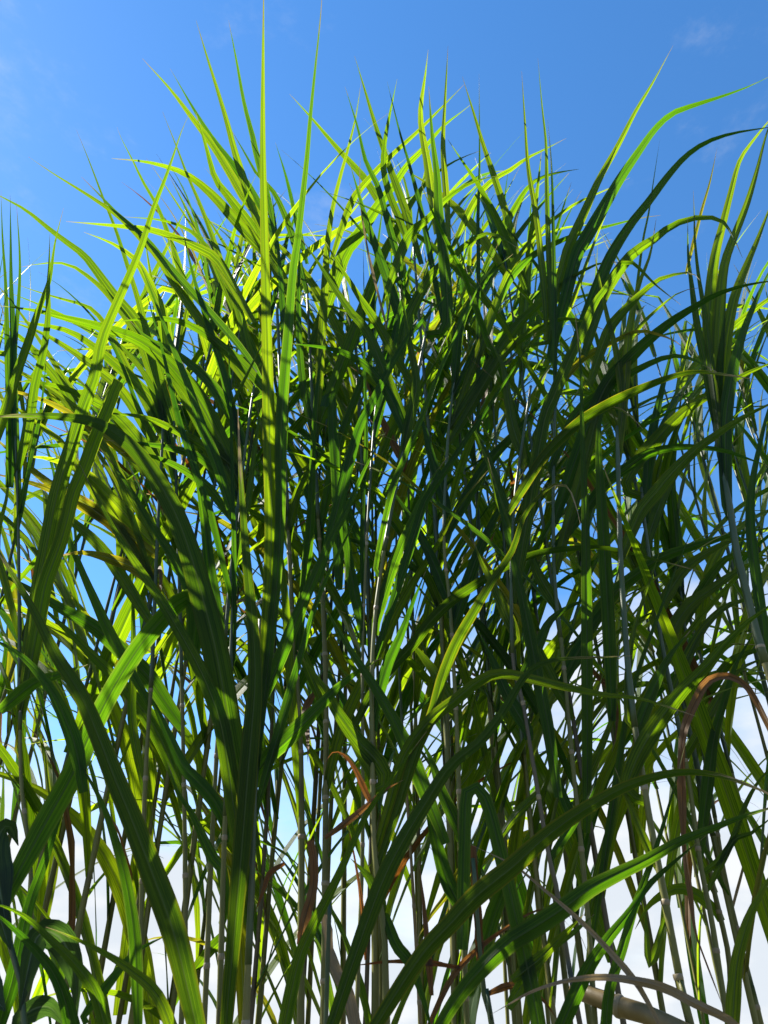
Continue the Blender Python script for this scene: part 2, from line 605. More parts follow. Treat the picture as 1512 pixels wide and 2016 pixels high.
stalk('stalk at the left edge holding two broad upright blades, one of them torn off short',
      P('45,2060 40,1500 38,1200 35,1000 30,860'), 1.38, 14, [
    B('60,1250 75,1160 95,1060 113,970 143,870 163,804 187,737 200,670 227,604 257,537 280,480 302,410 322,360 340,310 356,262 372,225', 33, -.25, 8, 'g', twist=14, peak=.35),
    B('75,1230 90,1150 117,1075 133,1020 145,970 167,920 187,865 213,804 225,770 234,750', 33, -.15, 8, 'g', blunt=True, twist=0),
    B('-30,900 0,835 13,804 33,737 57,670 73,620 97,554 103,515 110,470 125,410', 24, -.1, 8, 'g'),
    B('42,900 60,820 70,754 87,687 95,620 95,570 97,520 98,460', 22, -.1, 10, 'g'),
    B('15,960 18,800 14,680 11,560 5,470 2,375', 15, 0, 10, 'd', attach=False),
    B('22,960 23,800 26,680 22,560 21,470 20,385', 16, 0, 10, 'd', attach=False),
    B('40,1010 30,850 28,700 36,600 39,510 32,395', 15, 0, 12, 'd', attach=False),
    B('10,1150 -6,1090 -2,1040 12,985 15,950 8,900', 17, 0, 10, 'g'),
    B('30,1060 45,980 60,900 78,820 88,740 92,690', 12, 0, 25, 'd'),
    B('30,1480 45,1380 70,1290 78,1200 105,1120 120,1030 140,960 152,900', 8, 0, 20, 'y'),
    ])
stalk('stalk near the left edge with yellowing leaves arching out to the left',
      P('270,2060 285,1560 300,1300 310,1050 322,830'), 1.55, 16, [
    B('200,870 160,794 133,757 100,704 67,654 33,607 0,567 -25,530', 19, -.15, 8),
    B('170,850 133,780 110,744 83,711 50,671 0,637 -25,625', 23, -.15, 8, 'g', attach=False),
    B('220,870 140,797 100,767 50,737 0,711 -30,700', 21, -.1, 20),
    B('300,900 233,820 167,781 100,757 30,750', 25, -.15, 10),
    B('220,870 133,811 67,781 0,764 -30,755', 20, -.15, 8, 'y'),
    B('240,1050 133,887 100,854 33,804 0,785 -30,770', 25, -.15, 8, 'l'),
    B('220,1030 150,980 100,954 50,914 0,871 -30,840', 28, -.15, 8, 'y'),
    B('280,1050 207,970 167,931 100,904 33,897', 30, -.15, 8, 'l'),
    B('290,1120 230,1040 170,1000 90,960 0,935 -40,930', 28, -.1, 5, 'y'),
    B('280,1200 200,1080 120,1010 60,970 0,960', 28, 0, 5, 'g'),
    B('245,1300 213,1241 183,1175 157,1115 130,1050 110,1000 70,940', 23, 0, 12, 'd'),
    B('310,1160 277,1125 233,1105 167,1088 110,1095', 28, -.05, 6, 'y'),
    B('260,1420 262,1330 262,1210 260,1140 256,1080', 20, .1, 10, 'g'),
    B('240,960 220,900 190,860 150,850 90,870 30,905', 14, -.1, 10, 'g'),
    ])
stalk('stalk right of the torn blade whose highest leaves arch far over the left sky',
      P('355,2060 365,1780 357,1308 350,1050 342,830'), 1.75, 15, [
    B('360,1570 333,1491 300,1425 250,1358 183,1291 133,1241 83,1195 50,1160', 34, -.1, 8, 'g'),
    B('330,1390 290,1330 250,1291 187,1235 117,1195 43,1151 0,1130 -40,1115', 38, -.1, 8, 'd'),
    B('330,800 305,720 287,664 253,614 227,584 200,547 167,504 140,483 100,453 50,413 0,386 -30,370', 27, -.25, 8),
    B('300,740 270,660 240,615 207,574 177,547 143,524 110,517 67,521 40,526', 19, -.2, 8),
    B('250,720 215,650 190,617 167,601 117,587 67,572 20,555', 17, -.2, 10),
    B('330,860 300,790 267,754 233,721 183,681 133,651 60,636 15,630', 27, -.2, 6),
    B('290,850 260,800 227,757 187,724 150,697 93,661 33,637 -10,628', 25, -.2, 25),
    B('330,690 320,620 300,571 280,530 260,504 217,477 165,457', 29, -.2, 6, 'l'),
    B('310,760 290,660 272,590 250,520 227,450 207,400 187,347 170,303 150,255', 15, -.3, 8),
    B('270,800 240,720 210,660 160,600 115,560 75,535', 14, -.2, 45, 'd'),
    B('340,760 318,640 300,560 290,500 284,460', 16, -.1, 10, 'l'),
    B('340,1000 318,930 300,880 285,830 262,790', 22, -.1, 15),
    B('345,960 330,860 310,790 280,730 235,680 180,640 150,632', 20, -.1, 20),
    ])
stalk('stalk in the left half with one broad bright striped leaf arching left',
      P('400,2060 420,1600 440,1300 468,1000 500,760'), 1.6, 16, [
    B('470,950 440,880 413,827 387,781 353,737 317,701 267,667 200,644 133,627 67,611 0,602', 39, -.25, 5, 'g', twist=12, label='broad bright striped arching leaf'),
    B('520,770 480,720 447,691 410,661 367,637 320,627 260,630 220,634', 23, -.15, 8),
    B('480,940 433,897 383,867 333,841 283,821 223,814 185,812', 23, -.15, 8),
    B('450,960 400,904 333,881 283,874 205,866', 21, -.1, 8, 'd'),
    B('510,740 453,664 400,604 350,547 317,508 283,467 233,423 200,388 160,348', 24, -.2, 55, 'd'),
    B('440,690 380,610 345,560 310,504 287,480 253,443 217,413 167,380 107,343 55,308', 21, -.25, 15),
    B('480,600 430,515 400,493 350,470 300,453 253,447 200,442 130,436', 22, -.2, 8),
    B('470,850 440,790 400,740 340,690 290,665 250,625', 26, -.1, 30, 'd'),
    B('465,960 440,900 400,850 375,805 330,735 290,680', 26, -.1, 10, 'g'),
    B('425,1180 412,1110 402,1020 388,930 372,850 350,780', 24, -.05, 14, 'd'),
    B('470,870 440,740 410,640 385,560 370,500 357,440', 20, -.1, 20, 'd'),
    B('440,1000 410,960 370,930 320,905 260,890 225,895', 20, -.1, 12, 'd'),
    ])
stalk('stalk left of the middle with fine spikes and one pale leaf bowed left',
      P('592,2060 592,1512 575,1200 560,900 545,600'), 1.8, 20, [
    B('570,580 530,505 500,473 457,427 417,383 373,347 333,330 283,318 220,312', 27, -.3, 6),
    B('450,580 417,504 400,477 367,450 317,433 245,427', 21, -.2, 8),
    B('390,640 345,500 320,430 307,400 283,360 260,313 240,275 230,250', 13, -.3, 15, attach=False),
    B('490,700 470,610 445,550 430,500 410,443 390,393 367,340 347,287 320,220', 23, -.3, 8, 'g', drop=200),
    B('530,480 505,420 480,387 453,340 417,283 377,230 333,173 280,115', 20, -.35, 25, 'g', drop=200),
    B('540,520 520,460 500,417 480,353 463,300 447,240 430,183 407,110 386,40', 18, -.35, 8, 'g', drop=200),
    B('545,480 530,400 504,300 497,267 480,200 467,127 450,40', 15, -.35, 12, 'd', drop=200),
    B('540,520 504,460 483,430 450,387 423,350 407,293 385,220', 23, -.3, 10, 'g', drop=200),
    B('540,470 500,385 460,327 417,270 383,217 335,135', 18, -.3, 30, 'd', drop=200),
    B('560,860 562,700 553,560 546,470 535,380', 18, -.1, 15, 'd'),
    B('585,1300 600,1150 612,1020 616,900 622,780 640,650', 22, -.1, 25, 'd'),
    B('570,1300 560,1160 545,1050 535,960 520,870 505,790', 22, -.1, 15),
    B('570,1050 584,977 604,937 631,904 657,891 691,901 722,945', 20, -.1, 10, 'g'),
    ])
stalk('stalk left of centre carrying two broad blades that sweep up to the right',
      P('637,2060 640,1712 640,1300 620,900 605,580'), 1.9, 18, [
    B('710,620 754,504 777,460 804,410 831,370 864,337 904,313 945,297', 28, -.3, 6, 'g'),
    B('630,640 677,504 704,467 744,407 777,363 804,323 837,290 871,250 909,220 928,205', 32, -.3, 6, 'g'),
    B('590,520 571,450 540,380 504,340 487,310 455,255', 15, -.2, 15, 'd', drop=160),
    B('600,500 580,417 564,350 542,280', 13, -.2, 12, 'd', drop=160),
    B('790,480 760,420 717,350 687,317 654,280 614,233 570,185', 17, -.3, 8, 'g', attach=False),
    B('640,560 644,490 651,433 661,383 674,333 686,290 701,227 712,155', 19, -.3, 8, 'g', drop=160),
    B('640,1560 671,1441 701,1368 731,1308 761,1248 787,1195 821,1135 864,1068 894,1008 940,950 975,910', 26, -.3, 6, 'g'),
    B('620,1150 677,1008 711,971 751,897 777,837 821,777 854,721 901,657 918,635', 16, -.2, 15, 'g'),
    B('628,900 600,780 590,690 588,600 590,500 596,420', 17, -.1, 10, 'd'),
    B('636,1100 615,1000 590,930 560,870 530,830', 22, 0, 20, 'd'),
    B('640,1400 600,1300 575,1240 540,1190 520,1150', 24, 0, 10, 'g'),
    B('640,1000 660,900 690,810 720,730 745,640 760,560 764,500', 22, -.1, 20, 'd'),
    ])
stalk('slim stalk near the centre with bright pointed blades above dark bent ones',
      P('700,2060 714,1645 716,1200 740,800 770,580'), 1.7, 12, [
    B('830,520 804,433 787,383 771,340 757,300 737,240 717,173 698,110', 17, -.3, 10, 'g', drop=180, attach=False),
    B('800,480 787,433 767,383 755,333 757,283 767,227 782,155', 17, -.3, 8, 'g', drop=180),
    B('650,520 691,400 731,347 777,300 821,260 871,210 915,165', 15, -.3, 10, 'g', attach=False),
    B('850,520 830,417 804,317 787,260 762,160', 13, -.3, 12, 'd', drop=160),
    B('790,540 767,450 744,367 720,317 704,250 679,170', 15, -.3, 10, 'd', drop=160),
    B('790,640 747,504 724,443 707,383 688,320', 23, -.2, 12, 'd', drop=160),
    B('690,1450 704,1418 734,1361 771,1315 814,1268 844,1228 887,1185 937,1151 997,1115 1040,1095 1081,1085 1148,1078 1208,1081 1275,1098 1341,1115 1385,1127', 23, -.25, 6, 'o', peak=.4),
    B('760,640 730,520 712,420 708,340 712,290', 6, -.2, 10, 't', wave=.4, drop=100),
    B('745,820 770,700 785,620 800,560 812,520', 22, -.1, 10, 'd'),
    B('716,1250 690,1120 676,980 668,880', 24, -.1, 8, 'd'),
    B('668,1160 665,1004 660,904 655,837 653,780 647,770 638,800', 26, -.05, 5, 'd', blunt=True, attach=False, twist=0),
    B('712,1110 715,970 721,870 718,737 717,614 715,480', 10, 0, 12, 'd'),
    ])
stalk('dark leafy stalk in the middle with two bright yellowish upright spikes above it',
      P('762,2040 757,1845 741,1712 734,1545 740,1200 800,850 850,600'), 1.5, 18, [
    B('790,720 745,640 711,590 684,547 660,510 635,465', 21, -.2, 8, 'g'),
    B('800,860 771,787 744,744 717,717 677,694 637,684 570,676', 23, -.1, 10, 'd'),
    B('760,740 724,654 691,614 654,560 625,515 590,465', 25, -.1, 8, 'g'),
    B('860,460 850,383 841,317 832,267 828,217 837,150 843,98', 20, -.2, 6, 'l', attach=False),
    B('885,490 880,400 876,350 872,283 876,200 882,90', 14, -.2, 6, 'l', attach=False),
    B('880,640 874,504 864,417 861,350 851,267 844,170', 27, -.3, 10, 'd', fold=.3, drop=160),
    B('760,580 804,467 844,430 877,393 921,363 971,347 984,346', 21, -.2, 8, 'g', attach=False),
    B('660,1020 704,854 731,797 764,731 804,664 851,611 890,570 917,555', 26, -.1, 8, 'd'),
    B('820,1040 837,987 881,921 921,861 971,787 1008,731 1055,655', 19, -.2, 20, 'd', fold=.35),
    B('740,1120 771,971 797,904 831,821 864,737 904,647 947,554 985,470', 15, -.2, 30, 'd', fold=.35),
    B('760,1540 744,1501 704,1458 664,1401 637,1355 604,1308 585,1280', 37, -.05, 6, 'g'),
    B('830,1540 804,1475 771,1408 731,1341 687,1275 647,1208 615,1160', 35, -.05, 8, 'd'),
    B('770,1570 787,1508 814,1458 857,1408 897,1378 937,1345 971,1328 1008,1328 1060,1340 1125,1355 1191,1368 1258,1375 1325,1395 1370,1410', 27, -.3, 6, 'g', peak=.4),
    B('780,1600 821,1475 851,1408 871,1335 897,1268 931,1208 971,1141 1008,1085 1030,1020 1058,980 1091,954 1118,960 1135,1000 1143,1035', 26, -.25, 6, 'o', peak=.4),
    B('730,1520 690,1440 660,1380 640,1340', 28, 0, 10, 'g'),
    B('720,1560 690,1500 660,1480 640,1500', 14, 0, 10, 'b'),
    B('750,1780 727,1730 700,1700 690,1690', 26, 0, 10, 'g'),
    B('800,860 820,760 812,700 800,640 790,560', 24, -.1, 12, 'g'),
    B('757,1800 780,1860 810,1900 840,1990 850,2040', 26, -.05, 8, 'd'),
    B('740,1230 770,1130 800,1050 840,960 880,900', 26, 0, 15, 'd'),
    B('735,1420 760,1320 790,1250 812,1190 840,1120', 28, 0, 12, 'd'),
    ])
stalk('stalk right of centre with one thin dark needle blade standing straight up',
      P('921,2060 907,1712 901,1475 887,1208 874,1041 888,800 920,600'), 1.7, 15, [
    B('970,620 1000,540 1028,497 1058,460 1101,423 1141,397 1195,373 1240,350', 19, -.2, 8),
    B('950,660 1000,555 1048,504 1091,480 1141,460 1191,447 1258,430 1300,424', 21, -.2, 8, 'd'),
    B('950,540 985,460 1008,420 1031,380 1058,353 1098,340 1140,333', 17, -.2, 8, 'g', attach=False, label='arched leaf with a dry white tip'),
    B('890,490 935,395 970,355 1008,333 1035,313 1075,293 1115,272', 15, -.2, 10, 'g', attach=False),
    B('942,740 942,504 941,433 944,333 944,250 943,145', 11, -.2, 10, 'd', fold=.4),
    B('1030,560 1005,450 977,360 954,293 934,227 910,150', 17, -.3, 10, 'g', attach=False),
    B('1040,580 1000,480 971,417 941,363 914,323 882,275', 19, -.3, 10, 'g', attach=False),
    B('780,740 800,640 821,590 850,540 897,500 931,470 971,460 1025,492', 26, -.2, 8, 'g', attach=False),
    B('940,760 1008,654 1058,601 1101,564 1141,537 1185,517 1225,517', 26, -.2, 8, 'g'),
    B('910,830 975,720 1008,681 1035,661 1075,637 1118,627 1151,634 1198,653', 22, -.2, 8, 'g'),
    B('880,1050 930,960 970,900 1008,860 1060,800 1110,740', 26, -.1, 12, 'd'),
    B('890,1200 850,1100 820,1040 790,990 760,950', 26, 0, 12, 'd'),
    B('890,1250 920,1150 950,1070 990,990 1030,930', 28, 0, 15, 'd'),
    B('900,1400 860,1330 830,1290 795,1250', 30, 0, 10, 'g'),
    B('880,1000 850,900 835,840 815,790', 24, 0, 12, 'd'),
    B('905,1640 870,1560 850,1500 825,1450', 30, 0, 10, 'd'),
    B('910,1700 880,1760 850,1800 820,1850', 14, .05, 10, 'y'),
    B('908,1790 880,1730 860,1660 835,1560 810,1520', 34, -.05, 8, 'd'),
    B('895,760 905,650 930,590 965,540 1010,500', 20, -.1, 15, 'd'),
    ])
stalk('purplish jointed stalk right of centre with a long dark blade leaning left from its middle',
      P('1150,2060 1125,1929 1111,1845 1095,1745 1078,1672 1051,1512 1028,1375 1008,1275 1012,1000 1045,760'), 1.55, 15, [
    B('1040,1010 1071,831 1085,794 1108,737 1128,691 1151,644 1171,597 1195,564 1221,521 1237,514 1255,525 1290,560 1340,600', 30, -.25, 4, 'g', peak=.4, label='dark leaf scorched brown down one edge with a drooping dry tip'),
    B('1075,640 1065,504 1055,420 1040,330 1033,233 1027,140', 15, -.2, 10, 'g', drop=160),
    B('1085,660 1080,490 1077,383 1075,283 1067,207 1059,115', 13, -.2, 10, 'g', drop=160),
    B('1092,660 1090,490 1086,333 1078,235', 12, -.2, 10, 'd', drop=140),
    B('1030,900 1010,840 1000,780 990,720 960,660', 26, 0, 10, 'g'),
    B('1012,1060 985,980 970,930 950,880 920,820', 28, 0, 10, 'g'),
    B('1015,1250 975,1160 950,1110 930,1060', 28, 0, 10, 'g'),
    B('1100,1570 1081,1441 1065,1358 1048,1275 1028,1175 1008,1091 985,1000 960,900', 30, -.1, 6, 'd', attach=False, label='long dark blade leaning left'),
    B('1040,1440 1000,1370 970,1300 940,1240', 30, 0, 12, 'd'),
    B('1060,1560 1020,1600 990,1640 960,1700', 20, 0, 10, 'g'),
    B('1085,1690 1130,1620 1165,1560 1180,1500', 18, 0, 15, 'd'),
    B('1030,1330 1060,1270 1085,1220 1130,1190 1170,1180', 24, 0, 15, 'd'),
    ], 'culm_p')
stalk('upright stalk right of the middle whose longest leaf arches right against open sky',
      P('1175,2060 1158,1812 1128,1508 1108,1291 1091,1125 1090,900 1095,740'), 1.6, 16, [
    B('1190,1680 1210,1600 1222,1530 1235,1470', 26, 0, 8, 'g'),
    B('1215,1530 1231,1425 1251,1341 1275,1268 1308,1181 1335,1108 1370,1030 1398,990', 17, -.1, 10, 'd'),
    B('1165,860 1195,751 1225,691 1268,634 1308,597 1341,574 1380,566', 25, -.2, 6, 'g'),
    B('1140,1020 1195,951 1235,921 1275,894 1325,881 1375,881 1425,887 1475,904 1525,922', 26, -.2, 6, 'd'),
    B('1075,660 1110,520 1121,483 1151,417 1181,350 1215,290 1251,220 1285,163 1325,90', 21, -.3, 6, 'g', fold=.3),
    B('1085,700 1110,600 1135,504 1155,467 1188,410 1221,353 1255,303 1291,253 1325,223 1368,207 1421,190 1475,170 1520,148', 29, -.35, 4, 'd', twist=30),
    B('1110,740 1160,610 1200,510 1241,443 1275,400 1315,347 1351,307 1391,280 1441,263 1505,252 1540,247', 27, -.35, 4, 'd'),
    B('1100,640 1125,600 1160,505 1185,440 1210,388', 11, -.1, 8, 'l'),
    B('1100,1000 1150,860 1195,757 1235,711 1275,671 1325,631 1368,604 1408,581 1458,564 1512,554 1550,552', 33, -.35, 5, 'd', twist=8),
    B('1085,920 1135,817 1181,777 1221,747 1268,721 1308,704 1341,701 1378,714 1420,738', 25, -.25, 8, 'd'),
    B('1070,800 1141,711 1181,687 1225,664 1258,651 1291,657 1328,671 1355,693', 17, -.25, 10, 'y'),
    B('1155,1640 1156,1512 1156,1341 1155,1175 1152,1008 1146,837 1143,721 1130,600', 26, -.3, 5, 'd', attach=False, twist=5, label='dark upright blade'),
    B('1205,1420 1200,1275 1192,1120 1183,970 1178,870 1185,815 1208,801 1240,818 1266,845', 30, -.15, 3, 'd', attach=False, twist=20, peak=.4),
    B('1120,1400 1060,1280 1040,1200 1025,1140', 26, 0, 10, 'g'),
    B('1100,1200 1060,1130 1040,1080 1010,1040', 28, 0, 10, 'g'),
    B('1110,1340 1150,1260 1180,1210 1220,1160', 28, 0, 15, 'd'),
    B('1135,1580 1180,1480 1210,1400 1215,1340', 22, 0, 12, 'g'),
    B('1140,1640 1105,1560 1090,1500 1075,1440', 24, 0, 10, 'd'),
    ])
stalk('stalk on the right whose yellow edged leaf bows across the darker leaves behind it',
      P('1370,2060 1345,1962 1301,1729 1270,1560 1240,1350 1222,1100 1215,840'), 1.5, 24, [
    B('1230,1080 1261,1008 1291,971 1320,935 1368,887 1408,857 1458,824 1512,797 1550,778', 30, -.2, 5, 'g'),
    B('1000,1010 1025,970 1075,894 1141,831 1188,801 1235,777 1281,757 1325,741 1368,732 1425,737 1490,748', 25, -.3, 5, 'o', attach=False, peak=.4),
    B('1160,760 1195,657 1215,627 1248,591 1291,554 1325,541 1361,537 1378,552', 23, -.2, 6, 'g', attach=False),
    B('1150,700 1190,580 1241,504 1285,473 1325,443 1375,428 1418,433 1440,460 1462,508', 25, -.2, 5, 'g', attach=False),
    B('1230,760 1240,640 1258,560 1280,500 1292,430', 21, -.1, 6, 'l'),
    B('1230,840 1215,704 1195,620 1180,550 1168,490', 16, -.1, 6, 'l'),
    B('1245,640 1265,480 1277,420 1288,347 1299,275', 9, -.1, 8, 'l', drop=200),
    B('1235,1560 1248,1508 1275,1455 1311,1401 1348,1355 1395,1308 1428,1268 1468,1228 1512,1195 1550,1168', 36, -.2, 5, 'g'),
    B('1235,1420 1238,1308 1248,1241 1268,1175 1285,1128 1302,1075', 15, 0, 8, 'l'),
    B('1290,1700 1255,1620 1230,1560 1210,1510', 20, 0, 10, 'g'),
    B('1310,1810 1280,1900 1270,1800 1260,1760', 18, 0, 10, 'g'),
    B('1255,1440 1290,1350 1320,1290 1360,1240', 28, 0, 15, 'd'),
    ])
stalk('stout green stalk leaning in from the right edge with upright blades fanning out',
      P('1640,1700 1520,1345 1488,1241 1468,1158 1451,1091 1438,1008 1425,938 1412,860 1400,780'), 1.5, 28, [
    B('1402,780 1395,660 1400,570 1408,504 1421,450 1438,383 1455,320 1475,287 1512,240 1540,205', 25, -.15, 6, 'g', fold=.25),
    B('1412,780 1415,650 1422,550 1431,504 1445,467 1471,400 1491,333 1508,267 1530,205', 25, -.15, 6, 'g', fold=.25),
    B('1420,800 1425,704 1438,620 1451,570 1475,510 1492,470 1530,370', 28, -.1, 8, 'g', fold=.25),
    B('1432,1000 1428,850 1436,770 1450,700 1465,650 1485,600 1512,540 1540,490', 31, -.1, 8, 'd', fold=.25),
    B('1405,760 1388,620 1375,540 1368,470 1367,430 1365,375', 17, -.15, 10, 'g', fold=.4),
    B('1415,860 1395,740 1375,650 1362,560 1355,500 1354,430', 21, -.15, 12, 'g', fold=.4),
    B('1418,900 1408,800 1400,700 1392,640 1385,600', 16, -.05, 15, 'd', fold=.4),
    B('1500,1220 1478,1050 1480,960 1495,880 1515,800 1540,740', 24, 0, 10, 'd'),
    ])
stalk('slender stalk behind the stout leaning one with leaves arching out to the right',
      P('1440,2060 1401,1812 1378,1695 1350,1500 1300,1250 1272,1050 1262,960'), 1.75, 17, [
    B('1230,960 1258,904 1285,874 1325,831 1368,794 1408,771 1458,741 1512,717 1550,702', 30, -.2, 5, 'g'),
    B('1120,1320 1168,1225 1208,1168 1258,1128 1308,1095 1391,1068 1451,1051 1512,1040 1550,1037', 30, -.25, 6, 'd', attach=False),
    B('1350,540 1380,420 1398,357 1412,290', 8, -.1, 8, 'y', attach=False),
    B('1385,1620 1398,1508 1408,1441 1428,1375 1448,1310 1470,1270 1495,1225', 27, -.1, 10, 'd'),
    B('1270,1080 1300,990 1330,930 1370,890 1420,860', 26, 0, 15, 'g'),
    B('1290,1220 1340,1130 1390,1090 1440,1065 1500,1060', 26, 0, 15, 'g'),
    B('1300,1290 1350,1200 1400,1160 1460,1120 1530,1090', 30, 0, 10, 'g'),
    B('1320,1380 1370,1260 1420,1200 1470,1180 1530,1165', 22, 0, 20, 'g'),
    B('1400,1740 1440,1660 1470,1580 1500,1530 1540,1490', 15, 0, 25, 'g'),
    B('1345,1500 1390,1420 1430,1350 1470,1310 1530,1290', 22, 0, 15, 'g'),
    B('1385,1720 1420,1690 1450,1650 1480,1640 1530,1600', 14, 0, 25, 'g'),
    B('1270,1010 1280,880 1300,780 1320,700 1330,640', 22, 0, 12, 'd'),
    ])
stalk('thin pale stalk second from the right edge, leaning left and nearly bare low down',
      P('1510,2060 1481,1945 1451,1829 1425,1712 1408,1612 1380,1450 1350,1250 1330,1080'), 1.9, 14, [
    B('1340,1180 1330,1050 1322,960 1330,860 1345,760', 26, -.1, 12, 'd'),
    B('1345,1230 1390,1150 1430,1100 1480,1090 1530,1100', 24, -.1, 15),
    B('1370,1400 1410,1340 1440,1300 1490,1280 1540,1270', 24, -.1, 15),
    B('1335,1150 1310,1060 1290,1000 1270,930', 26, 0, 10, 'd'),
    B('1380,1470 1340,1400 1310,1340 1290,1260', 26, 0, 10, 'g'),
    B('1440,1800 1460,1720 1480,1640 1500,1600', 6, 0, 10, 't'),
    ])
stalk('bent stalk among the right hand canes with pale rings and a few ragged leaves',
      P('1445,2060 1438,1929 1431,1862 1398,1712 1370,1500 1340,1330 1311,1200'), 2.1, 17, [
    B('1330,1300 1290,1220 1270,1160 1255,1090', 28, 0, 10),
    B('1345,1380 1400,1300 1430,1270 1480,1250 1540,1250', 26, 0, 12),
    B('1400,1740 1360,1650 1340,1600 1330,1520', 22, 0, 10),
    B('1415,1800 1370,1760 1330,1750 1280,1780 1250,1830', 26, 0, 10, 'g'),
    B('1385,1600 1350,1530 1320,1480 1300,1420', 24, 0, 10),
    ])
# short shoots close in front, rooted below the picture
stalk('front shoot near the bottom middle with a yellow edged blade bowing far to the right',
      P('625,2500 615,2250 600,2080'), 1.3, 20, [
    B('640,2060 700,1880 752,1738 792,1658 837,1583 888,1507 948,1457 993,1397 1033,1331 1068,1305 1114,1297 1180,1294 1245,1291', 36, -.1, 5, 'o', twist=8, peak=.4),
    B('552,2060 587,1895 614,1829 664,1729 697,1655 721,1605 754,1555 790,1505 840,1440', 30, -.05, 8, 'g'),
    ])
stalk('front shoot whose heavy blade crosses from the bottom middle to the right edge',
      P('700,2550 695,2300 690,2100'), 1.25, 22, [
    B('715,2060 787,1945 837,1872 887,1819 937,1765 1008,1708 1058,1662 1108,1622 1175,1579 1241,1545 1308,1525 1358,1520 1408,1525 1458,1540 1512,1562 1560,1590', 41, -.12, 5, 'o', twist=8, peak=.4),
    B('760,2060 790,1980 815,1930 850,1870 880,1800', 20, .05, 10, 'g'),
    ])
stalk('front shoot whose broad dark green leaf rises slowly from below to the right edge',
      P('830,2550 835,2300 845,2070'), 1.4, 20, [
    B('850,2050 900,1965 955,1900 1008,1852 1041,1832 1108,1789 1158,1752 1208,1725 1275,1692 1341,1655 1408,1629 1458,1609 1512,1592 1560,1578', 39, -.1, 6, 'd', twist=8, peak=.4),
    B('1000,1985 1040,1920 1080,1870 1130,1835 1170,1800', 28, .05, 10, 'g', attach=False),
    ])
stalk('front shoot right of the tan arch with two dark blades crossing in a narrow cross',
      P('1150,2550 1145,2300 1140,2080'), 1.4, 20, [
    B('1190,2060 1200,1950 1225,1870 1245,1800 1262,1752 1285,1690 1310,1610 1330,1540 1350,1460', 31, -.05, 8, 'd'),
    B('1090,2060 1151,1922 1195,1852 1241,1795 1275,1745 1325,1699 1390,1645', 33, -.05, 8, 'd'),
    B('1100,2220 1075,2100 1050,1960 1030,1870 1000,1740 985,1680 965,1600 950,1562 940,1551 926,1552 918,1568 915,1640 912,1750 910,1870', 34, 0, 5, 'd', twist=6, peak=.4, blunt=True, fold=.05, label='dark leaf folded sharply over and hanging down'),
    B('1008,1930 1060,1890 1100,1850 1150,1800', 26, 0, 10, 'g', attach=False),
    ])
stalk('front shoot in the bottom right corner with one upright green blade bent to the right',
      P('1440,2500 1440,2300 1438,2080'), 1.35, 20, [
    B('1440,2060 1448,1920 1460,1855 1480,1795 1512,1735 1560,1670', 31, -.05, 6, 'g'),
    ])
# dead stalks and their dry leaves
stalk('dead stalk at the right with an orange brown leaf hooked over and hanging straight down',
      P('1600,2100 1575,1900 1550,1650 1535,1520'), 1.38, 14, [
    B('1535,1480 1512,1428 1475,1358 1448,1336 1421,1331 1391,1345 1365,1391 1346,1441 1343,1512 1346,1645 1358,1745 1368,1829 1391,1895 1430,2000', 18, 0, 5, 'b', peak=.5, wave=.25, fold=.45, twist=50),
    ], 'culm_t')
stalk('withered shoot with a crumpled tan leaf arching over the bottom edge on the right',
      P('1500,2500 1495,2250 1485,2080'), 1.3, 16, [
    B('1480,2060 1441,2012 1375,1979 1308,1945 1241,1929 1175,1924 1108,1932 1041,1955 1000,1978 965,1998', 20, -.05, 10, 't', wave=.3, fold=.2),
    B('1310,2040 1258,1945 1208,1882 1141,1812 1075,1755 1018,1708 985,1690 925,1662', 14, 0, 15, 't', wave=.08, fold=.4, attach=False),
    ], 'culm_t')
stalk('dry brown stalk standing at the bottom right of the middle, its sheath split into strips',
      P('975,2060 967,2012 954,1962 945,1880 938,1780 931,1690'), 1.5, 18, [
    B('945,1900 941,1812 934,1720 930,1665', 20, 0, 8, 'b', blunt=True),
    B('835,2040 887,1929 937,1872 1008,1819 1058,1792 1091,1795 1120,1822', 13, 0, 10, 'b', attach=False),
    B('850,1960 837,1812 832,1760 825,1700', 15, 0, 10, 'b', attach=False),
    B('905,1905 837,1895 770,1893 690,1902', 12, 0, 10, 'b', attach=False),
    B('955,1960 1010,1940 1060,1960 1100,2010', 14, 0, 10, 'b'),
    ], 'culm_t')
stalk('dead stalk left of the bottom middle with hanging brown strips and a pale torn sheath',
      P('640,2060 645,1900 650,1760'), 1.4, 16, [
    B('704,2060 687,1962 654,1895 644,1829 640,1800', 28, .05, 5, 't', blunt=True, wave=.2, attach=False),
    B('590,1860 600,1812 617,1745 617,1690 610,1655', 22, 0, 5, 'b', blunt=True, attach=False),
    B('640,1650 704,1602 754,1558 795,1535', 14, 0, 10, 'b', attach=False),
    B('720,1890 712,1780 700,1700 680,1600', 9, 0, 10, 'b', attach=False),
    B('560,1700 530,1720 520,1750 500,1800', 12, 0, 10, 'b', attach=False),
    ], 'culm_t')
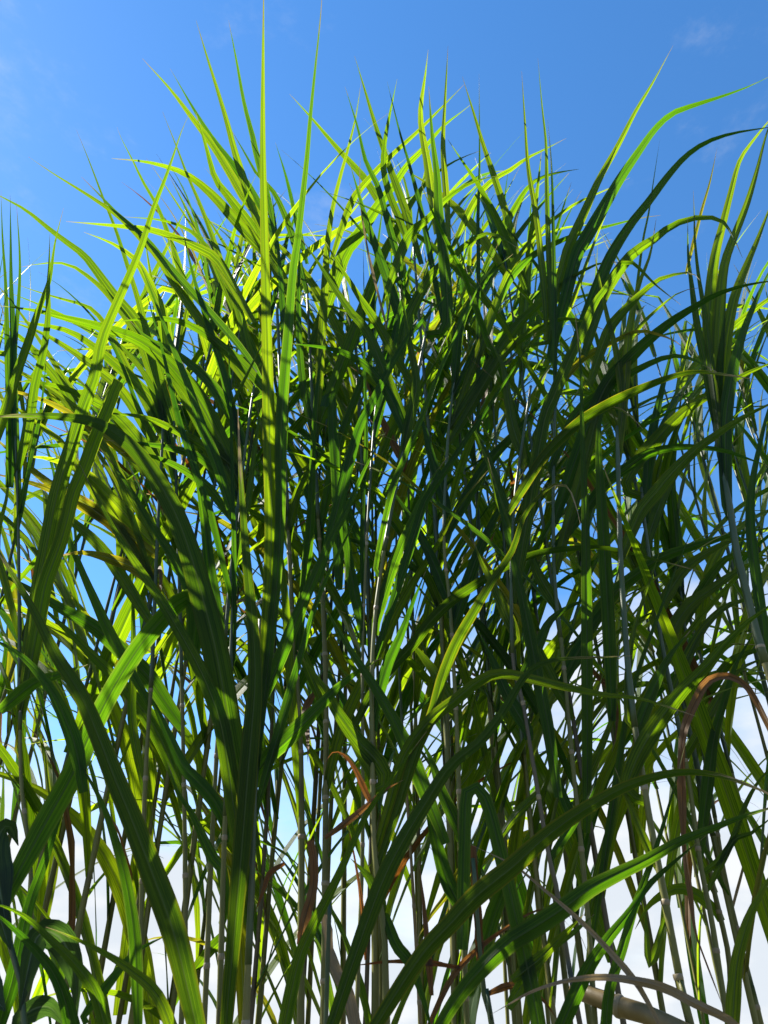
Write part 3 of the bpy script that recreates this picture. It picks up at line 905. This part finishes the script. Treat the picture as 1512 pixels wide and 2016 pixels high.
stalk('dead cane half hidden in the middle of the clump with reddish curled leaves',
      P('830,2060 810,1700 790,1400 780,1150 782,960'), 2.0, 10, [
    B('800,920 787,897 757,837 734,787 717,744 690,722', 17, -.05, 6, 'b', attach=True),
    B('625,1360 612,1375 601,1400 606,1450 606,1500', 17, -.7, 5, 'b', attach=False),
    B('1160,1310 1175,1330 1201,1358 1214,1401 1212,1450 1205,1480', 13, -.3, 8, 'b', attach=False),
    B('270,1130 280,1106 300,1104 315,1120 316,1160 310,1200', 11, -.4, 8, 'b', attach=False),
    B('490,1178 470,1184 440,1198 433,1235 445,1270 462,1295', 9, -.5, 8, 't', attach=False),
    B('1010,990 1012,965 1006,930 1002,900', 12, -.2, 8, 'b', attach=False),
    ], 'culm_t')


def culm_x(culm, y):
    for (x0, y0), (x1, y1) in zip(culm, culm[1:]):
        if y1 <= y <= y0:
            return x0 + (x1 - x0) * (y0 - y) / max(1e-6, y0 - y1)
    return culm[0][0] if y > culm[0][1] else culm[-1][0]


def build_stalk(label, culm, Y, w, leaves, mat, dYtop):
    ytop = min(p[1] for p in culm)
    ybot = max(p[1] for p in culm)

    def depth(y):
        return Y + dYtop * max(0.0, min(1.0, (ybot - y) / max(1.0, ybot - ytop)))

    pts = [at(x, y, depth(y)) for x, y in culm]
    lo = pts[0]
    d = (pts[0] - pts[1]).normalized()
    if d.z < -0.3:
        foot = lo + d * (lo.z / -d.z) * 0.98
    else:
        foot = Vector((lo.x, lo.y, 0))
    foot.z = -0.03
    if (Vector((foot.x, foot.y, 0)) - Vector((lo.x, lo.y, 0))).length > 0.35:
        foot.x = lo.x + (foot.x - lo.x) * 0.4
        foot.y = lo.y
    root = thing('cane_grass_stalk', label, 'grass stalk', (foot.x, foot.y, 0.0))
    zc = (pts[0] - CAM).dot(FWD)
    r = 0.88 * w / FPX * zc / 2
    path = [foot] + pts
    build_culm(root, path, r * 1.05, r * 0.55, M[mat])
    for lf in leaves:
        pp, wpx, dY, ang, mk = lf[:5]
        fl = lf[5] if len(lf) > 5 else {}
        b = pp[0]
        # carry the blade straight on down to its culm
        px = list(pp)
        if fl.get('attach', True):
            dx, dy = b[0] - pp[1][0], b[1] - pp[1][1]
            ln = math.hypot(dx, dy)
            dx, dy = dx / ln, max(dy / ln, 0.15)
            best = None
            for k in range(2, 46):
                qx, qy = b[0] + dx * k * 10, b[1] + dy * k * 10
                cq = culm_x(culm, qy)
                e = abs(cq - qx) + k * 0.25
                if best is None or e < best[0]:
                    best = (e, cq, qy)
            if best[0] < 45:
                px = [(best[1], best[2])] + px
            else:
                px = [(b[0] + dx * 130, b[1] + dy * 130)] + px
        acc = [0.0]
        for i in range(1, len(px)):
            acc.append(acc[-1] + math.hypot(px[i][0] - px[i - 1][0], px[i][1] - px[i - 1][1]))
        Yb = depth(px[0][1])
        p3 = [at(x, y, Yb + dY * (a / acc[-1]) ** 1.4) for (x, y), a in zip(px, acc)]
        n = max(16, min(40, int(acc[-1] / 22)))
        spine = catmull(p3, n)
        jit = R.uniform(-12, 12)
        tw = fl.get('twist', R.uniform(-35, 35))
        sides = []
        for i in range(n):
            a, c = spine[max(0, i - 1)], spine[min(n - 1, i + 1)]
            t = (c - a).normalized()
            sd_ = t.cross(spine[i] - CAM).normalized()
            th = math.radians(ang + jit + tw * (i / (n - 1) - 0.35))
            sides.append(Matrix.Rotation(th, 3, t) @ sd_)
        pj = [proj(q) for q in spine]
        cum = [0.0]
        for i in range(1, n):
            cum.append(cum[-1] + math.hypot(pj[i][0] - pj[i - 1][0], pj[i][1] - pj[i - 1][1]))
        svals = [q / cum[-1] for q in cum]
        wide = 0.90 * wpx / FPX / max(0.7, math.cos(math.radians(ang)))
        scale = [wide * q[2] for q in pj]
        wm = scale[n // 3]
        nm = 'dry_leaf' if mk in 'bt' else 'leaf'
        lo_ = blade(nm, spine, sides, wm, M[mk], root, fold=fl.get('fold', R.uniform(0.1, 0.32)),
                    blunt=fl.get('blunt', False), wave=fl.get('wave', 0.03 if mk not in 'bt' else 0.16),
                    base_w=fl.get('base', 0.6), peak=fl.get('peak', 0.3), svals=svals, scale=scale)
        if 'label' in fl:
            lo_['label'] = fl['label']


for st in STALKS:
    build_stalk(*st)

# ------------------------------------------------------------------ stalks deeper in the clump
TOPLINE = [(-900, 330), (-150, 400), (0, 430), (150, 410), (260, 350), (380, 250), (520, 300), (640, 280), (760, 240), (900, 220),
           (1060, 250), (1130, 360), (1250, 420), (1330, 430), (1450, 430), (1800, 430)]


def topline(x):
    for (a, b), (c, d) in zip(TOPLINE, TOPLINE[1:]):
        if a <= x <= c:
            return b + (d - b) * (x - a) / (c - a)
    return 430


# openings in the clump where the sky shows between the leaves: x, y, half width, half height
GAPS = [(215, 1150, 50, 85), (150, 560, 90, 60), (265, 790, 28, 45), (420, 1480, 22, 60), (215, 1800, 28, 70), (350, 1770, 26, 80),
        (545, 1590, 16, 55), (820, 1850, 28, 70), (700, 1800, 18, 60), (840, 1720, 18, 40), (1440, 1770, 50, 100), (1470, 1420, 30, 60),
        (1330, 500, 60, 70), (1300, 720, 20, 60), (1430, 960, 20, 60), (1100, 1190, 14, 60), (795, 1255, 14, 30), (705, 560, 20, 60),
        (1250, 1830, 36, 80), (1240, 340, 40, 200), (1260, 1960, 40, 30), (230, 470, 60, 70), (660, 1720, 12, 50), (1190, 620, 12, 90),
        (130, 1300, 20, 26), (120, 1480, 14, 40), (1090, 1420, 12, 40), (1000, 1900, 22, 60), (20, 1650, 20, 50)]


def blocked(pts, strict=1.0):
    for p in pts:
        x, y, z = proj(p)
        for gx, gy, gw, gh in GAPS:
            if ((x - gx) / gw) ** 2 + ((y - gy) / gh) ** 2 < strict:
                return True
        if z > 0 and y < topline(x) - 25:
            return True
    return False


def free_leaf(root, base, az, L_, th0, th1, w, mk, tries_gap=True):
    """A leaf that leaves its culm at angle th0 and bows over under its own weight to th1."""
    n = 18
    hd = Vector((math.cos(az), math.sin(az), 0))
    sd_ = Vector((-math.sin(az), math.cos(az), 0))
    p = base.copy()
    spine = [p.copy()]
    bend = R.uniform(-0.5, 0.5)
    kink = R.uniform(.45, .85) if R.random() < .16 else 9
    snap = R.uniform(.5, 1.5)
    for i in range(1, n):
        s = i / (n - 1)
        th = (snap if s > kink else 0) + th0 + (th1 - th0) * s ** 1.6
        h2 = (hd + sd_ * bend * s * s).normalized()
        p = p + (h2 * math.sin(th) + Vector((0, 0, 1)) * math.cos(th)) * (L_ / (n - 1))
        spine.append(p.copy())
    if tries_gap and blocked(spine[2:]):
        return None
    tw0, tw = R.uniform(-25, 25), R.uniform(-70, 70)
    sides = []
    for i in range(n):
        a, c = spine[max(0, i - 1)], spine[min(n - 1, i + 1)]
        t = (c - a).normalized()
        q = (sd_ - t * sd_.dot(t)).normalized()
        sides.append(Matrix.Rotation(math.radians(tw0 + tw * i / (n - 1)), 3, t) @ q)
    return blade('dry_leaf' if mk in 'bt' else 'leaf', spine, sides, w, M[mk], root, fold=R.uniform(.12, .32),
                 wave=0.04 if mk not in 'bt' else .15)


def filler(x, Y, label, group):
    ya = topline(x) + R.uniform(220, 520)
    # apex of the culm: straight above its foot
    foot = Vector(((x - 756) / FPX * (Y * 0.81 + 0.7 * Y * 0.588), Y, -0.03))
    lean = Vector((R.uniform(-.10, .10) + 0.05 * foot.x, R.uniform(-.15, .1), 0))
    el = PITCH + math.atan((1008 - ya) / FPX)
    top_z = CAM_Z + Y * math.tan(el)
    top_z = min(top_z, 4.2)
    top = Vector((foot.x + lean.x, Y + lean.y, top_z))
    mid = foot.lerp(top, 0.5) + Vector((R.uniform(-.05, .05), 0, 0)) - lean * 0.15
    root = thing('cane_grass_stalk', label, 'grass stalk', (foot.x, foot.y, 0), group)
    r = R.uniform(0.0075, 0.0125)
    c, pts, rad = build_culm(root, [foot, mid, top], r, r * 0.35, M[R.choice(['culm', 'culm', 'culm', 'culm', 'culm_p', 'culm', 'culm'])], 0.2, False, 8, 0.6)
    n = len(pts)
    out = 0.0 if foot.x > 0 else math.pi
    # upright spikes of the growing tip
    for k in range(3):
        for _ in range(5):
            az = R.uniform(0, 6.28)
            Lf = R.uniform(.8, 1.25)
            Lf *= 1 - 0.2 * _
            if free_leaf(root, pts[n - 1 - 2 * k], az, Lf, R.uniform(.03, .16), R.uniform(.1, .5), R.uniform(.022, .036), R.choice('ggdld')):
                break
    zb = 0.95 if foot.x < -0.3 else (1.0 if foot.x < .35 else 1.2)
    z = top_z - 0.12
    flip = R.choice((0, math.pi))
    while z > zb:
        i = min(range(n), key=lambda q: abs(pts[q].z - z))
        for _ in range(9):
            if x < 0:
                az = math.pi + R.gauss(0, 0.4)
            elif R.random() < 0.6:
                az = out + R.gauss(0, 0.5)
            else:
                az = flip + R.gauss(0, 0.45)
            Lf = R.uniform(1.0, 1.6) * (1 - 0.06 * _)
            low = (top_z - z) / max(.5, top_z - zb)
            th1 = R.uniform(.45, 1.25) + .75 * low
            mk = R.choices('gdlyb', (5, 3, 2.2 + 3 * low, 0.8, 0.1 + 0.7 * low))[0]
            if free_leaf(root, pts[i], az, Lf * (0.8 if mk == 'b' else 1), R.uniform(.15, .42), th1, R.uniform(.030, .055) * (0.6 if mk == 'b' else 1), mk):
                break
        flip += math.pi
        z -= R.uniform(.11, .20)
    if sum(1 for o in root.children if o.name.startswith(('leaf', 'dry_leaf')) and not o.name.startswith('leaf_s') and o.data.vertices[-1].co.z > top_z - 0.25) < 3:
        for q in range(3):
            free_leaf(root, pts[n - 2 - 2 * q], R.uniform(0, 6.28), R.uniform(.3, .5), .1, R.uniform(.3, 1.4), .024, 'g', False)
    return root


BANDS = [('slender leafy stalk deep in the thicket on the left, behind the arching leaves', 'stalks deep in the thicket on the left', 90, 490, 12, 1.9, 2.9),
         ('slender leafy stalk deep in the thicket, behind the dark crossing blades of the middle', 'stalks deep in the thicket in the middle', 500, 1010, 18, 1.7, 2.8),
         ('slender leafy stalk deep in the thicket on the right, behind the leaves bowing right', 'stalks deep in the thicket on the right', 1030, 1640, 15, 1.7, 2.9),
         ('slender leafy stalk deep in the thicket, behind the dark crossing blades of the middle', 'stalks deep in the thicket in the middle', 560, 1060, 5, 2.5, 3.1),
         ('leafy stalk of the thicket going on past the left edge of the picture', 'unseen stalks added past the left edge for shade', -440, -20, 6, 1.45, 2.0)]  # last band: thicket carried on out of view, added to dapple the front leaves
for lab, grp, x0, x1, cnt, ya_, yb_ in BANDS:
    for k in range(cnt):
        x = x0 + (x1 - x0) * (k + R.uniform(.2, .8)) / cnt
        filler(x, R.uniform(ya_, yb_), lab, grp)

# ------------------------------------------------------------------ a fallen cane and a broad leaved weed
a0 = at(1128, 1946, 1.62)
a1 = at(1335, 2026, 1.50)
dd = (a1 - a0).normalized()
fp = [a0, a0.lerp(a1, .5), a1, a1 + dd * 0.5 + Vector((0, 0, -.05)), Vector((a1.x + 1.3, a1.y - .2, 0.55)), Vector((a1.x + 2.0, a1.y - .3, 0.01))]
root = thing('fallen_cane', 'thick dead tan cane lying aslant behind the crumpled tan leaf at the bottom', 'dead cane', (fp[-1].x, fp[-1].y, 0))
zc_ = (a0 - CAM).dot(FWD)
build_culm(root, fp, 32 / FPX * zc_ / 2, 32 / FPX * zc_ / 2 * .95, M['culm_t'], 0.22, True, 14, 1.0)

wf = Vector((at(70, 2060, 1.0).x - .05, 1.25, 0))
root = thing('broadleaf_weed', 'weed with broad dull grey green leaves in the bottom left corner among the blades', 'weed', (wf.x, wf.y, 0))
stem = [wf, Vector((wf.x + .01, wf.y, .6)), at(45, 2080, 1.25), at(25, 1900, 1.27), at(-5, 1720, 1.28), at(-20, 1600, 1.28)]
sp_ = catmull(stem, 24)
tube('stem', sp_, [0.008 - 0.0045 * i / 23 for i in range(24)], M['sheath'], root, 8)
for pts_, wpx, ang in (('38,1990 70,1850 100,1835 130,1862 148,1920 152,2005', 56, 25), ('12,1820 -10,1690 0,1640 20,1625 36,1665', 62, 20),
                       ('20,1870 -10,1770 0,1735 18,1720 30,1742', 48, 30), ('45,2060 40,2010 70,1985 100,1985 128,2020', 42, 20),
                       ('10,1990 -20,1950 -40,1900 -60,1880', 50, 10)):
    pp = P(pts_)
    sp3 = catmull([at(x, y, 1.25 + .015 * k) for k, (x, y) in enumerate(pp)], 20)
    sides = []
    for i in range(20):
        t = (sp3[min(19, i + 1)] - sp3[max(0, i - 1)]).normalized()
        s_ = t.cross(sp3[i] - CAM).normalized()
        sides.append(Matrix.Rotation(math.radians(ang), 3, t) @ s_)
    blade('leaf', sp3, sides, wpx / FPX * 1.15, M['w'], root, fold=.25, wave=.05, base_w=.06, peak=.55)
